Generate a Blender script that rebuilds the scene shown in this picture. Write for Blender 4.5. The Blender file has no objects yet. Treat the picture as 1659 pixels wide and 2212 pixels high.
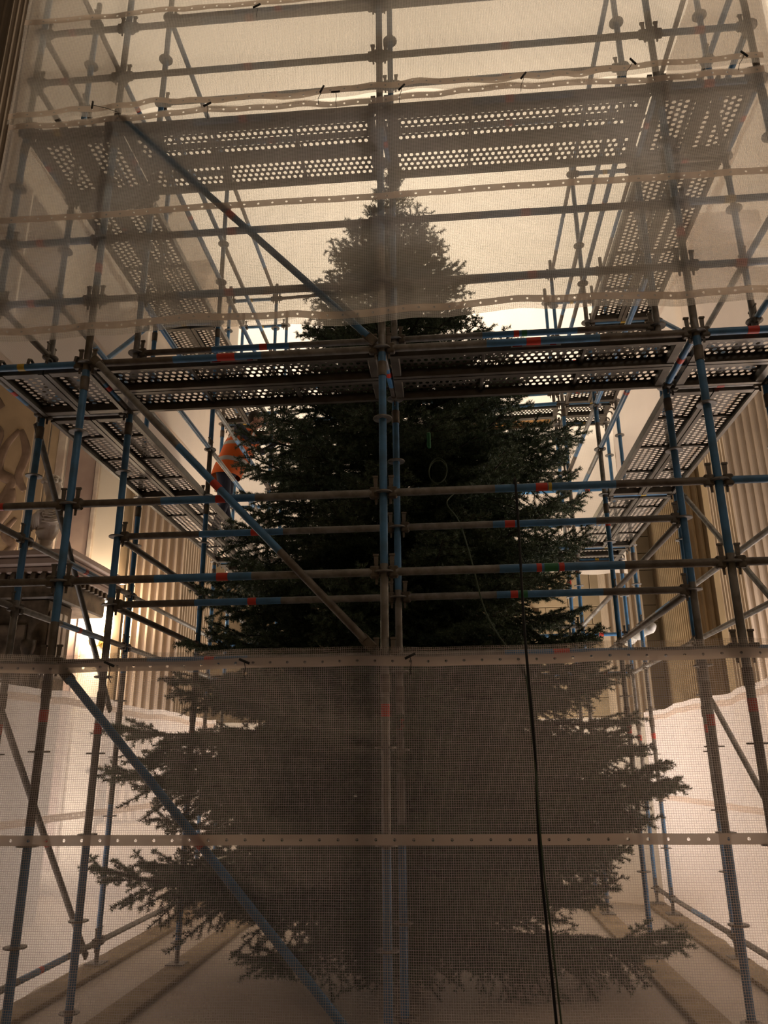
import bpy, bmesh, math, random
import numpy as np
from mathutils import Vector, Matrix, Quaternion, noise
random.seed(7)
rng = np.random.default_rng(7)
PI = math.pi
scn = bpy.context.scene
COL = scn.collection

# ------------------------------------------------------------------ camera
cam_d = bpy.data.cameras.new('camera')
cam_d.sensor_fit = 'HORIZONTAL'
cam_d.sensor_width = 36.0
cam_d.lens = 36.0 * 1672.9 / 1659.0
cam_d.clip_start = 0.05
cam_d.clip_end = 200
cam = bpy.data.objects.new('camera', cam_d)
COL.objects.link(cam)
R_ = Vector((0.99636, 0.084737, -0.009293))
U_ = Vector((0.035123, -0.308742, 0.950497))
F_ = Vector((-0.077673, 0.947364, 0.310594))
M = Matrix((R_, U_, -F_)).transposed().to_4x4()
M.translation = Vector((0.3695, -4.4752, 1.6087))
cam.matrix_world = M
scn.camera = cam

# ------------------------------------------------------------------ world, exposure
w = bpy.data.worlds.new('hall_world')
scn.world = w
w.use_nodes = True
w.node_tree.nodes['Background'].inputs[0].default_value = (0.9, 0.7, 0.5, 1)
w.node_tree.nodes['Background'].inputs[1].default_value = 0.004
vs = scn.view_settings
vs.view_transform = 'Standard'
vs.look = 'None'
vs.exposure = 0.0
vs.gamma = 1.0
vs.use_curve_mapping = False
scn.cycles.sample_clamp_indirect = 5.0
scn.cycles.max_bounces = 4
scn.cycles.diffuse_bounces = 2
scn.cycles.glossy_bounces = 2
scn.cycles.transmission_bounces = 4
scn.cycles.transparent_max_bounces = 8
scn.cycles.caustics_reflective = False
scn.cycles.caustics_refractive = False

# ------------------------------------------------------------------ hall lights (uplighters round the hall, plus added ceiling and wall fill)
WARM = (1.0, 0.88, 0.72)
ROSE = (1.0, 0.86, 0.79)


def area(name, loc, target, size, power, color, size_y=None):
    l = bpy.data.lights.new(name, 'AREA')
    l.energy = power
    l.color = color
    l.size = size
    if size_y:
        l.shape = 'RECTANGLE'
        l.size_y = size_y
    o = bpy.data.objects.new(name, l)
    COL.objects.link(o)
    o.location = loc
    d = Vector(target) - Vector(loc)
    o.rotation_euler = d.to_track_quat('-Z', 'Y').to_euler()
    return o


area('uplighter_back', (0.3, 9.4, 0.5), (0.0, 7.8, 7.0), 4.5, 330, WARM, 0.6)
area('ceiling_fill_back', (0.0, 10.3, 7.7), (0.0, 7.0, 13.0), 8.0, 570, WARM, 0.4)  # added unseen fill that brightens the ceiling and cove
area('uplighter_left', (-5.2, 3.2, 0.9), (-2.8, 3.0, 2.0), 3.0, 60, ROSE, 0.6)
area('uplighter_right', (5.2, 3.2, 0.9), (2.8, 3.0, 2.0), 3.0, 60, ROSE, 0.6)
area('hall_light_front', (4.2, -5.5, 8.5), (0.0, 1.0, 3.0), 2.5, 26, (1.0, 0.93, 0.84), 1.0)
area('wall_fill_left', (-5.2, 5.3, 0.4), (-4.8, 6.5, 4.5), 1.2, 125, ROSE, 0.4)  # added to brighten the left wall beyond the sconce's reach
area('wall_fill_right', (5.4, 5.0, 0.4), (5.0, 6.1, 4.0), 1.2, 180, ROSE, 0.4)  # unseen fill put in so the right pilaster shows bright

# ------------------------------------------------------------------ material helpers


def mat(name, col, rough=0.6, metal=0.0, var=0.0, scale=6.0, bump=0.0, bscale=40.0, col2=None, emit=None, spec=None):
    m = bpy.data.materials.new(name)
    m.use_nodes = True
    nt = m.node_tree
    b = nt.nodes['Principled BSDF']
    b.inputs['Base Color'].default_value = (*col, 1)
    b.inputs['Roughness'].default_value = rough
    b.inputs['Metallic'].default_value = metal
    if spec is not None:
        b.inputs['Specular IOR Level'].default_value = spec
    if var > 0 or col2:
        tc = nt.nodes.new('ShaderNodeTexCoord')
        n = nt.nodes.new('ShaderNodeTexNoise')
        n.inputs['Scale'].default_value = scale
        n.inputs['Detail'].default_value = 5
        r = nt.nodes.new('ShaderNodeValToRGB')
        c2 = col2 if col2 else tuple(c * (1 - var) for c in col)
        r.color_ramp.elements[0].position = 0.38
        r.color_ramp.elements[0].color = (*c2, 1)
        r.color_ramp.elements[1].position = 0.62
        r.color_ramp.elements[1].color = (*col, 1)
        nt.links.new(tc.outputs['Object'], n.inputs['Vector'])
        nt.links.new(n.outputs['Fac'], r.inputs['Fac'])
        nt.links.new(r.outputs['Color'], b.inputs['Base Color'])
    if bump > 0:
        tc = nt.nodes.new('ShaderNodeTexCoord')
        n = nt.nodes.new('ShaderNodeTexNoise')
        n.inputs['Scale'].default_value = bscale
        bp = nt.nodes.new('ShaderNodeBump')
        bp.inputs['Strength'].default_value = bump
        bp.inputs['Distance'].default_value = 0.01
        nt.links.new(tc.outputs['Object'], n.inputs['Vector'])
        nt.links.new(n.outputs['Fac'], bp.inputs['Height'])
        nt.links.new(bp.outputs['Normal'], b.inputs['Normal'])
    if emit:
        b.inputs['Emission Color'].default_value = (*emit[0], 1)
        b.inputs['Emission Strength'].default_value = emit[1]
    return m


def sheet_mat(name, open_film, open_strand, tint, pitch=0.012, grid=True):
    """reinforced translucent sheeting: clear film with a woven grid, coordinates in metres from the UV map"""
    m = bpy.data.materials.new(name)
    m.use_nodes = True
    nt = m.node_tree
    nt.nodes.clear()
    out = nt.nodes.new('ShaderNodeOutputMaterial')
    tr = nt.nodes.new('ShaderNodeBsdfTransparent')
    tr.inputs[0].default_value = (0.97, 0.95, 0.92, 1)
    tl = nt.nodes.new('ShaderNodeBsdfTranslucent')
    tl.inputs[0].default_value = (*tint, 1)
    pb = nt.nodes.new('ShaderNodeBsdfPrincipled')
    pb.inputs['Base Color'].default_value = (*tint, 1)
    pb.inputs['Roughness'].default_value = 0.22
    mx = nt.nodes.new('ShaderNodeMixShader')
    mx.inputs[0].default_value = 0.07
    nt.links.new(tl.outputs[0], mx.inputs[1])
    nt.links.new(pb.outputs[0], mx.inputs[2])
    # crinkles
    uv = nt.nodes.new('ShaderNodeUVMap')
    n = nt.nodes.new('ShaderNodeTexNoise')
    n.inputs['Scale'].default_value = 14
    n.inputs['Detail'].default_value = 4
    bp = nt.nodes.new('ShaderNodeBump')
    bp.inputs['Strength'].default_value = 0.5
    bp.inputs['Distance'].default_value = 0.02
    nt.links.new(uv.outputs[0], n.inputs['Vector'])
    nt.links.new(n.outputs['Fac'], bp.inputs['Height'])
    nt.links.new(bp.outputs['Normal'], pb.inputs['Normal'])
    mo = nt.nodes.new('ShaderNodeMixShader')
    nt.links.new(tr.outputs[0], mo.inputs[2])
    nt.links.new(mx.outputs[0], mo.inputs[1])
    if grid:
        sp = nt.nodes.new('ShaderNodeSeparateXYZ')
        nt.links.new(uv.outputs[0], sp.inputs[0])
        pulses = []
        for k in (0, 1):
            d = nt.nodes.new('ShaderNodeMath'); d.operation = 'DIVIDE'; d.inputs[1].default_value = pitch
            f = nt.nodes.new('ShaderNodeMath'); f.operation = 'FRACT'
            c = nt.nodes.new('ShaderNodeMath'); c.operation = 'LESS_THAN'; c.inputs[1].default_value = 0.19
            nt.links.new(sp.outputs[k], d.inputs[0])
            nt.links.new(d.outputs[0], f.inputs[0])
            nt.links.new(f.outputs[0], c.inputs[0])
            pulses.append(c)
        mxm = nt.nodes.new('ShaderNodeMath'); mxm.operation = 'MAXIMUM'
        nt.links.new(pulses[0].outputs[0], mxm.inputs[0])
        nt.links.new(pulses[1].outputs[0], mxm.inputs[1])
        mr = nt.nodes.new('ShaderNodeMapRange')
        mr.inputs['To Min'].default_value = open_film
        mr.inputs['To Max'].default_value = open_strand
        nt.links.new(mxm.outputs[0], mr.inputs['Value'])
        nt.links.new(mr.outputs[0], mo.inputs[0])
    else:
        mo.inputs[0].default_value = open_film
    nt.links.new(mo.outputs[0], out.inputs[0])
    return m


MT = {}
MT['blue'] = mat('blue_paint', (0.075, 0.23, 0.46), 0.45, 0.0, col2=(0.06, 0.16, 0.29), scale=9, bump=0.15)
MT['galv'] = mat('galvanised_steel', (0.27, 0.262, 0.25), 0.55, 0.4, col2=(0.17, 0.155, 0.14), scale=14, bump=0.2)
MT['rust'] = mat('weathered_steel', (0.18, 0.155, 0.13), 0.6, 0.35, col2=(0.10, 0.08, 0.065), scale=12, bump=0.2)
MT['deck'] = mat('deck_steel', (0.13, 0.115, 0.095), 0.5, 0.4, col2=(0.09, 0.075, 0.06), scale=9)
MT['head'] = mat('cast_head', (0.17, 0.14, 0.11), 0.6, 0.4, col2=(0.09, 0.075, 0.06), scale=20)
MT['red'] = mat('red_tape', (0.62, 0.05, 0.03), 0.5)
MT['green'] = mat('green_tape', (0.025, 0.17, 0.065), 0.5)
MT['yellow'] = mat('yellow_tape', (0.60, 0.40, 0.05), 0.5)
MT['white'] = mat('white_print', (0.7, 0.68, 0.64), 0.5)
MT['black'] = mat('black_rubber', (0.008, 0.008, 0.009), 0.5)
MT['sheet'] = sheet_mat('reinforced_sheeting', 0.66, 0.28, (0.80, 0.76, 0.71))
MT['clear_sheet'] = sheet_mat('clear_reinforced_sheeting', 0.83, 0.38, (0.74, 0.66, 0.62))
MT['side_sheet'] = sheet_mat('side_sheeting', 0.30, 0.10, (0.90, 0.84, 0.79))
MT['strip'] = sheet_mat('eyelet_band', 0.10, 0.10, (0.70, 0.60, 0.52), grid=False)
MT['needle'] = mat('fir_needle', (0.11, 0.155, 0.08), 0.45, col2=(0.05, 0.085, 0.04), scale=3)
MT['bark'] = mat('fir_bark', (0.06, 0.045, 0.03), 0.9, col2=(0.03, 0.022, 0.015), scale=10)
MT['plaster'] = mat('cream_plaster', (0.80, 0.72, 0.60), 0.85, var=0.08, scale=1.2)
MT['ceiling'] = mat('ceiling_plaster', (0.84, 0.78, 0.69), 0.9, var=0.05, scale=0.7)
MT['stone'] = mat('golden_stone', (0.55, 0.42, 0.27), 0.85, var=0.18, scale=2.5, bump=0.1)
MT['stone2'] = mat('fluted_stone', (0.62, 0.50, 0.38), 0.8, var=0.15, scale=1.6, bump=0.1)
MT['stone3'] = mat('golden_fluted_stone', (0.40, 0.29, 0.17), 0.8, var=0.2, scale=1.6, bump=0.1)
MT['shaded_stone'] = mat('shaded_brown_stone', (0.16, 0.12, 0.085), 0.8, var=0.2, scale=1.6)  # dark because the unlit pilaster's shade is put into the colour
MT['dark_fill'] = mat('dark_gap_fill', (0.01, 0.01, 0.012), 0.1)  # black for the dark gap high on the left wall
MT['mortar'] = mat('stone_joint', (0.26, 0.19, 0.12), 0.95)
MT['floor'] = mat('hall_floor', (0.60, 0.51, 0.43), 0.55, var=0.15, scale=1.5)
MT['dark_marble'] = mat('dark_marble', (0.16, 0.12, 0.085), 0.4, col2=(0.035, 0.025, 0.018), scale=5)
MT['pale_marble'] = mat('pale_marble', (0.62, 0.55, 0.47), 0.4, col2=(0.45, 0.36, 0.30), scale=4)
MT['pink_marble'] = mat('pink_marble', (0.42, 0.32, 0.27), 0.5, col2=(0.33, 0.24, 0.21), scale=2)
MT['mural'] = mat('painted_ground', (0.42, 0.31, 0.20), 0.8, var=0.2, scale=2)
MT['mural2'] = mat('painted_ornament', (0.20, 0.135, 0.10), 0.8, col2=(0.13, 0.085, 0.06), scale=5)
MT['wood'] = mat('plywood', (0.45, 0.22, 0.06), 0.6, var=0.3, scale=6)
MT['board'] = mat('scaffold_board', (0.42, 0.32, 0.21), 0.8, var=0.3, scale=4)
MT['orange'] = mat('hi_vis_orange', (0.90, 0.16, 0.015), 0.6, emit=None)
MT['reflect'] = mat('reflective_grey', (0.50, 0.47, 0.45), 0.4)
MT['navy'] = mat('navy_cloth', (0.035, 0.04, 0.07), 0.85, bump=0.2, bscale=90)
MT['greycloth'] = mat('grey_cloth', (0.10, 0.10, 0.11), 0.85)
MT['skin'] = mat('skin', (0.50, 0.28, 0.20), 0.55)
MT['hair'] = mat('dark_hair', (0.03, 0.02, 0.015), 0.7)
MT['cable'] = mat('green_cable', (0.06, 0.09, 0.05), 0.5)
MT['rope'] = mat('black_rope', (0.01, 0.011, 0.012), 0.8)
MT['shade'] = mat('lamp_shade', (0.9, 0.65, 0.3), 0.7, emit=((1.0, 0.55, 0.16), 2.2))
MT['bulb'] = mat('lamp_glow', (1, 0.9, 0.7), 0.5, emit=((1.0, 0.80, 0.5), 14))
MT['brass'] = mat('brass', (0.55, 0.38, 0.12), 0.35, 0.8)
MT['red_wall'] = mat('red_hanging', (0.30, 0.05, 0.03), 0.9)

# ------------------------------------------------------------------ mesh helpers


def link(o, parent=None):
    COL.objects.link(o)
    if parent is not None:
        o.parent = parent
    return o


def mesh_from(name, verts, faces, mats, fm=None, smooth=False, uvs=None):
    me = bpy.data.meshes.new(name)
    me.from_pydata([tuple(v) for v in verts], [], [tuple(f) for f in faces])
    for m in (mats if isinstance(mats, (list, tuple)) else [mats]):
        me.materials.append(MT[m] if isinstance(m, str) else m)
    if fm is not None:
        me.polygons.foreach_set('material_index', fm)
    if smooth:
        me.polygons.foreach_set('use_smooth', [True] * len(me.polygons))
    if uvs is not None:
        l = me.uv_layers.new(name='UVMap')
        li = np.zeros(len(me.loops), dtype=np.int32)
        me.loops.foreach_get('vertex_index', li)
        l.data.foreach_set('uv', np.asarray(uvs, dtype=np.float32)[li].ravel())
    me.update()
    return me


def ob(name, me, parent=None, loc=None, rot=None, scale=None):
    o = bpy.data.objects.new(name, me)
    link(o, parent)
    if loc is not None:
        o.location = loc
    if rot is not None:
        if isinstance(rot, Quaternion):
            o.rotation_mode = 'QUATERNION'
            o.rotation_quaternion = rot
        else:
            o.rotation_euler = rot
    if scale is not None:
        o.scale = scale
    return o


def tag(o, label, cat, group=None, kind=None):
    o['label'] = label
    o['category'] = cat
    if group:
        o['group'] = group
    if kind:
        o['kind'] = kind
    return o


def thing(name, label, cat, loc=(0, 0, 0), rot=None, group=None):
    o = bpy.data.objects.new(name, None)
    link(o)
    o.empty_display_size = 0.1
    o.location = loc
    if rot is not None:
        if isinstance(rot, Quaternion):
            o.rotation_mode = 'QUATERNION'
            o.rotation_quaternion = rot
        else:
            o.rotation_euler = rot
    return tag(o, label, cat, group)


def struct(name, me, loc=None):
    o = ob(name, me, None, loc)
    o['kind'] = 'structure'
    return o


class MB:
    """collects boxes, tubes and lathes into one mesh"""

    def __init__(s):
        s.v, s.f, s.m = [], [], []

    def add(s, v, f, m=0):
        n = len(s.v)
        s.v += [tuple(x) for x in v]
        s.f += [tuple(i + n for i in q) for q in f]
        s.m += [m] * len(f)
        return s

    def box(s, a, b, m=0, bev=0.0):
        (x0, y0, z0), (x1, y1, z1) = a, b
        if bev <= 0:
            v = [(x0, y0, z0), (x1, y0, z0), (x1, y1, z0), (x0, y1, z0), (x0, y0, z1), (x1, y0, z1), (x1, y1, z1), (x0, y1, z1)]
            f = [(0, 3, 2, 1), (4, 5, 6, 7), (0, 1, 5, 4), (1, 2, 6, 5), (2, 3, 7, 6), (3, 0, 4, 7)]
            return s.add(v, f, m)
        bm = bmesh.new()
        bmesh.ops.create_cube(bm, size=1)
        for vv in bm.verts:
            vv.co = Vector(((x0 + x1) / 2 + vv.co.x * (x1 - x0), (y0 + y1) / 2 + vv.co.y * (y1 - y0), (z0 + z1) / 2 + vv.co.z * (z1 - z0)))
        bmesh.ops.bevel(bm, geom=bm.edges[:], offset=bev, segments=1, affect='EDGES')
        bm.verts.index_update()
        s.add([tuple(q.co) for q in bm.verts], [tuple(q.index for q in fc.verts) for fc in bm.faces], m)
        bm.free()
        return s

    def tube(s, pts, r, n=8, m=0, cap=True):
        pts = [Vector(p) for p in pts]
        rs = r if isinstance(r, (list, tuple)) else [r] * len(pts)
        v, f = [], []
        up = Vector((0, 0, 1))
        d0 = (pts[1] - pts[0]).normalized()
        if abs(d0.dot(up)) > 0.9:
            up = Vector((1, 0, 0))
        a = d0.cross(up).normalized()
        for i, p in enumerate(pts):
            d = (pts[min(i + 1, len(pts) - 1)] - pts[max(i - 1, 0)]).normalized()
            a = (a - d * a.dot(d)).normalized()
            b = d.cross(a)
            for k in range(n):
                t = 2 * PI * k / n
                v.append(p + (a * math.cos(t) + b * math.sin(t)) * rs[i])
        for i in range(len(pts) - 1):
            for k in range(n):
                k2 = (k + 1) % n
                f.append((i * n + k, i * n + k2, (i + 1) * n + k2, (i + 1) * n + k))
        if cap:
            f.append(tuple(range(n - 1, -1, -1)))
            e = (len(pts) - 1) * n
            f.append(tuple(e + k for k in range(n)))
        return s.add(v, f, m)

    def lathe(s, prof, n=20, m=0, c=(0, 0, 0)):
        v, f = [], []
        for (r, z) in prof:
            for k in range(n):
                t = 2 * PI * k / n
                v.append((c[0] + r * math.cos(t), c[1] + r * math.sin(t), c[2] + z))
        for i in range(len(prof) - 1):
            for k in range(n):
                k2 = (k + 1) % n
                f.append((i * n + k, i * n + k2, (i + 1) * n + k2, (i + 1) * n + k))
        f.append(tuple(range(n - 1, -1, -1)))
        e = (len(prof) - 1) * n
        f.append(tuple(e + k for k in range(n)))
        return s.add(v, f, m)

    def sphere(s, c, r, m=0, n=14, k=9):
        if not isinstance(r, (tuple, list)):
            r = (r, r, r)
        v, f = [], []
        for i in range(k + 1):
            ph = PI * i / k
            for j in range(n):
                t = 2 * PI * j / n
                v.append((c[0] + r[0] * math.sin(ph) * math.cos(t), c[1] + r[1] * math.sin(ph) * math.sin(t), c[2] + r[2] * math.cos(ph)))
        for i in range(k):
            for j in range(n):
                j2 = (j + 1) % n
                f.append((i * n + j, (i + 1) * n + j, (i + 1) * n + j2, i * n + j2))
        return s.add(v, f, m)

    def mesh(s, name, mats, smooth=False):
        return mesh_from(name, s.v, s.f, mats, s.m, smooth)


def smooth_by_angle(me):
    me.polygons.foreach_set('use_smooth', [True] * len(me.polygons))
    try:
        me.set_sharp_from_angle(angle=math.radians(40))
    except Exception:
        pass
    return me


# ------------------------------------------------------------------ the hall
YB = 11.0        # back wall
CEIL = 13.0
XLW, XRW, YF = -7.6, 7.0, -8.5
struct('floor', MB().box((XLW, YF, -0.12), (XRW, YB, 0.0)).mesh('floor', 'floor'))
cm = MB().box((XLW, YF, CEIL), (XRW, YB, CEIL + 0.15))
ceil = struct('ceiling', cm.mesh('ceiling', 'ceiling'))
struct('wall_left', MB().box((XLW - 0.2, YF, 0), (XLW, YB, CEIL)).mesh('wall_left', 'plaster'))
wn = struct('dark_gap_1', MB().box((XLW, 4.6, 9.6), (XLW + 0.03, 9.0, 12.5)).mesh('dark_gap_1', 'dark_fill'))  # black pane with an added frame stands in for a dark gap
fr_ = MB()
for (ya, yb_, za, zb) in ((4.5, 4.6, 9.5, 12.6), (9.0, 9.1, 9.5, 12.6), (4.5, 9.1, 9.5, 9.6), (4.5, 9.1, 12.5, 12.6), (6.05, 6.1, 9.6, 12.5), (7.5, 7.55, 9.6, 12.5)):
    fr_.box((XLW, ya, za), (XLW + 0.08, yb_, zb))
ob('gap_frame', fr_.mesh('gap_frame', 'plaster'), wn)
struct('wall_right', MB().box((XRW, YF, 0), (XRW + 0.2, YB, CEIL)).mesh('wall_right', 'plaster'))
struct('wall_front', MB().box((XLW, YF - 0.2, 0), (XRW, YF, CEIL)).mesh('wall_front', 'stone'))
wb = struct('wall_back', MB().box((XLW, YB, 0), (XRW, YB + 0.2, CEIL)).mesh('wall_back', 'mortar'))
# ashlar blocks of the back wall, an arched opening between them
AC = (0.55, 3.6)       # arch centre
AR0, AR1 = 0.95, 1.75
blk = {}


def block(wd):
    k = round(wd, 2)
    if k not in blk:
        blk[k] = MB().box((0.005, -0.06, 0.005), (k - 0.005, 0.01, 0.345), bev=0.008).mesh('block', 'stone')
    return blk[k]


for row in range(0, 36):
    z = row * 0.35
    x = XLW + (0.45 if row % 2 else 0.0)
    while x < XRW - 0.01:
        wd = min(0.9, XRW - x)
        x1 = x + wd
        cz = z + 0.175
        hit = (x < AC[0] + AR1 and x1 > AC[0] - AR1 and cz < AC[1]) or ((x < AC[0] + AR1 and x1 > AC[0] - AR1) and AC[1] <= cz < AC[1] + AR1)
        vis = 1.0 < z < 7.4 and -3.2 < x < 4.4
        if hit:
            # trim courses against the arch
            if cz < AC[1]:
                spans = [(x, AC[0] - AR1), (AC[0] + AR1, x1)]
            else:
                h = math.sqrt(max(0, AR1 ** 2 - (cz - 0.1 - AC[1]) ** 2))
                spans = [(x, AC[0] - h), (AC[0] + h, x1)]
            for a, b in spans:
                a, b = max(a, x), min(b, x1)
                if b - a > 0.08 and vis:
                    ob('stone_block', block(b - a), wb, (a, YB, z))
        elif vis:
            ob('stone_block', block(wd), wb, (x, YB, z))
        x = x1
struct('wall_back_upper', MB().box((XLW, YB - 0.05, 7.7), (XRW, YB, CEIL)).mesh('wall_back_upper', 'ceiling'))
# coved junction between walls and ceiling
CR = 3.2
for nm, ax in (('cove_back', 0), ('cove_right', 2)):
    prof = [(CR - CR * math.sin(PI / 2 * k / 12), CEIL - CR + CR * (1 - math.cos(PI / 2 * k / 12))) for k in range(13)]
    prof = [(CR * (1 - math.cos(PI / 2 * k / 12)), CEIL - CR + CR * math.sin(PI / 2 * k / 12)) for k in range(13)]
    cv, cf = [], []
    for (d, zz) in prof:
        if ax == 0:
            cv += [(XLW, YB - 0.05 - d, zz), (XRW, YB - 0.05 - d, zz)]
        elif ax == 1:
            cv += [(XLW + d, YF, zz), (XLW + d, YB, zz)]
        else:
            cv += [(XRW - d, YF, zz), (XRW - d, YB, zz)]
    for k in range(12):
        cf.append((2 * k, 2 * k + 1, 2 * k + 3, 2 * k + 2))
    o = ob(nm, mesh_from(nm, cv, cf, 'ceiling', None, True), ceil)
NV = 17
for i in range(NV):
    t0, t1 = PI * i / NV + 0.006, PI * (i + 1) / NV - 0.006
    v = []
    for yy in (YB - 0.10, YB):
        for (r, t) in ((AR0, t0), (AR1, t0), (AR1, t1), (AR0, t1)):
            v.append((AC[0] + r * math.cos(t), yy, AC[1] + r * math.sin(t)))
    ob('voussoir', mesh_from('voussoir', v, [(0, 1, 2, 3), (7, 6, 5, 4), (0, 4, 5, 1), (1, 5, 6, 2), (2, 6, 7, 3), (3, 7, 4, 0)], 'stone'), wb)
jm = MB().box((0, -0.1, 0.004), (AR1 - AR0, 0, 0.446), bev=0.008).mesh('jamb_block', 'stone')
for i in range(8):
    ob('jamb_block', jm, wb, (AC[0] - AR1, YB, i * 0.45))
    ob('jamb_block', jm, wb, (AC[0] + AR0, YB, i * 0.45))
dv = [(AC[0] - AR0, YB - 0.03, 0), (AC[0] + AR0, YB - 0.03, 0)] + [(AC[0] + AR0 * math.cos(PI * k / 16), YB - 0.03, AC[1] + AR0 * math.sin(PI * k / 16)) for k in range(17)]
dv2 = [(x, YB - 0.005, z) for x, y, z in dv]
nd = len(dv)
door = mesh_from('door_1', dv + dv2, [tuple(range(nd)), tuple(range(2 * nd - 1, nd - 1, -1))] + [(i, (i + 1) % nd, (i + 1) % nd + nd, i + nd) for i in range(nd)], 'red_wall')
struct('door_1', door)


def fluted(name, x0, y0, x1, y1, z0, z1, n, m='stone2', depth=0.045, faces='front'):
    """rectangular pier with flutes on the faces turned to the hall"""
    pts = []

    def face(a, b):
        a, b = Vector(a), Vector(b)
        L = (b - a).length
        d = (b - a) / L
        nrm = Vector((d.y, -d.x))
        k = max(1, int(round(L / 0.115)))
        p = L / k
        pts.append(a)
        for i in range(k):
            c = a + d * (p * (i + 0.5))
            r = p * 0.37
            for j in range(7):
                t = PI * j / 6
                pts.append(c - d * (r * math.cos(t)) - nrm * (depth * math.sin(t)))
    face((x0, y0), (x1, y0))
    face((x1, y0), (x1, y1))
    face((x1, y1), (x0, y1))
    face((x0, y1), (x0, y0))
    n_ = len(pts)
    v = [(p.x, p.y, z0) for p in pts] + [(p.x, p.y, z1) for p in pts]
    f = [(i, (i + 1) % n_, (i + 1) % n_ + n_, i + n_) for i in range(n_)]
    return mesh_from(name, v, f, m)


def pilaster(x0, y0, x1, y1, z1, label, m='stone2', group=None):
    t = thing('fluted_pilaster', label, 'pilaster', ((x0 + x1) / 2, (y0 + y1) / 2, 0), group=group)
    cx, cy = (x0 + x1) / 2, (y0 + y1) / 2
    hx, hy = (x1 - x0) / 2, (y1 - y0) / 2
    ob('shaft', fluted('shaft', -hx, -hy, hx, hy, 0.9, z1, 7, m), t)
    ob('plinth', MB().box((-hx - 0.12, -hy - 0.12, 0), (hx + 0.12, hy + 0.12, 0.7), bev=0.02).box((-hx - 0.07, -hy - 0.07, 0.7), (hx + 0.07, hy + 0.07, 0.9), bev=0.03).mesh('plinth', m), t)
    ob('capital', MB().box((-hx - 0.05, -hy - 0.05, z1), (hx + 0.05, hy + 0.05, z1 + 0.2), bev=0.02).box((-hx - 0.16, -hy - 0.16, z1 + 0.2), (hx + 0.16, hy + 0.16, z1 + 0.5), bev=0.04).mesh('capital', m), t)
    return t


pilaster(-4.36, 6.40, -3.52, 7.85, 9.2, 'bright fluted stone pilaster behind the left side of the scaffold', 'stone2')
pilaster(4.33, 6.0, 5.20, 6.9, 9.2, 'large fluted stone pilaster at the right edge of the picture', 'stone2')
pilaster(3.30, 9.95, 3.95, 10.6, 7.0, 'slim pale fluted pilaster standing against the back wall', 'stone2')
pilaster(-7.3, 3.0, -5.27, 3.7, 12.4, 'dark fluted pilaster in the top left corner', 'shaded_stone')
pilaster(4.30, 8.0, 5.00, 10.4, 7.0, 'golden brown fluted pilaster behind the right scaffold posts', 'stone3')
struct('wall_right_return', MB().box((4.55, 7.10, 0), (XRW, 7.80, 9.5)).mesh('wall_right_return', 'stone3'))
struct('wall_left_return', MB().box((XLW, 6.5, 0), (-4.55, 6.75, 9.0)).mesh('wall_left_return', 'plaster'))
# panel strips of the left return wall
for k, (xa, xb, d, m) in enumerate(((-6.12, -5.90, 0.04, 'mural'), (-5.88, -5.74, 0.03, 'stone'), (-5.73, -5.59, 0.06, 'pale_marble'), (-5.57, -5.08, 0.02, 'pink_marble'), (-5.07, -5.0, 0.05, 'pale_marble'))):
    struct('trim_%d' % (k + 1), MB().box((xa, 6.5 - d, 0.3), (xb, 6.52, 9.2), bev=0.01).mesh('trim_%d' % (k + 1), m))
# painted panel with trophy ornament
pt = thing('painted_panel', 'tan painted wall panel with brown scrolling ornament at the left edge', 'painting', (-6.98, 6.47, 4.6))
ob('panel', MB().box((-0.6, -0.02, -0.6), (0.82, 0.0, 4.2), bev=0.005).mesh('panel', 'mural'), pt)


def swag(pts, r):
    P_ = [Vector(p) for p in pts]
    out = []
    for i in range(len(P_) - 1):
        p0, p1, p2, p3 = P_[max(i - 1, 0)], P_[i], P_[i + 1], P_[min(i + 2, len(P_) - 1)]
        for j in range(6):
            t = j / 6
            out.append(0.5 * ((2 * p1) + (p2 - p0) * t + (2 * p0 - 5 * p1 + 4 * p2 - p3) * t * t + (3 * p1 - p0 - 3 * p2 + p3) * t ** 3))
    out.append(P_[-1])
    n = len(out)
    return out, [r * (0.35 + 0.65 * math.sin(PI * (0.08 + 0.84 * i / (n - 1)))) for i in range(n)]


for pts, r in (([(0.45, 0, 2.2), (0.25, 0, 1.9), (0.2, 0, 1.5), (0.45, 0, 1.3), (0.3, 0, 1.0), (0.1, 0, 0.8)], 0.09),
               ([(0.48, 0, 2.2), (0.62, 0, 1.8), (0.55, 0, 1.4), (0.68, 0, 1.15)], 0.08),
               ([(0.45, 0, 1.2), (0.42, 0, 0.9), (0.2, 0, 0.5), (0.35, 0, 0.2)], 0.14),
               ([(0.1, 0, 2.6), (-0.2, 0, 2.9), (-0.1, 0, 2.3), (0.1, 0, 2.1), (-0.1, 0, 1.4)], 0.12),
               ([(0.6, 0, 0.7), (0.45, 0, 0.45), (0.62, 0, 0.25), (0.4, 0, 0.0), (0.6, 0, -0.3)], 0.07)):
    o_, rr = swag(pts, r)
    me = MB().tube(o_, rr, 8).mesh('ornament', 'mural2', True)
    ob('ornament', me, pt, (0.12, -0.02, 0), None, (1, 0.25, 1))

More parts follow.
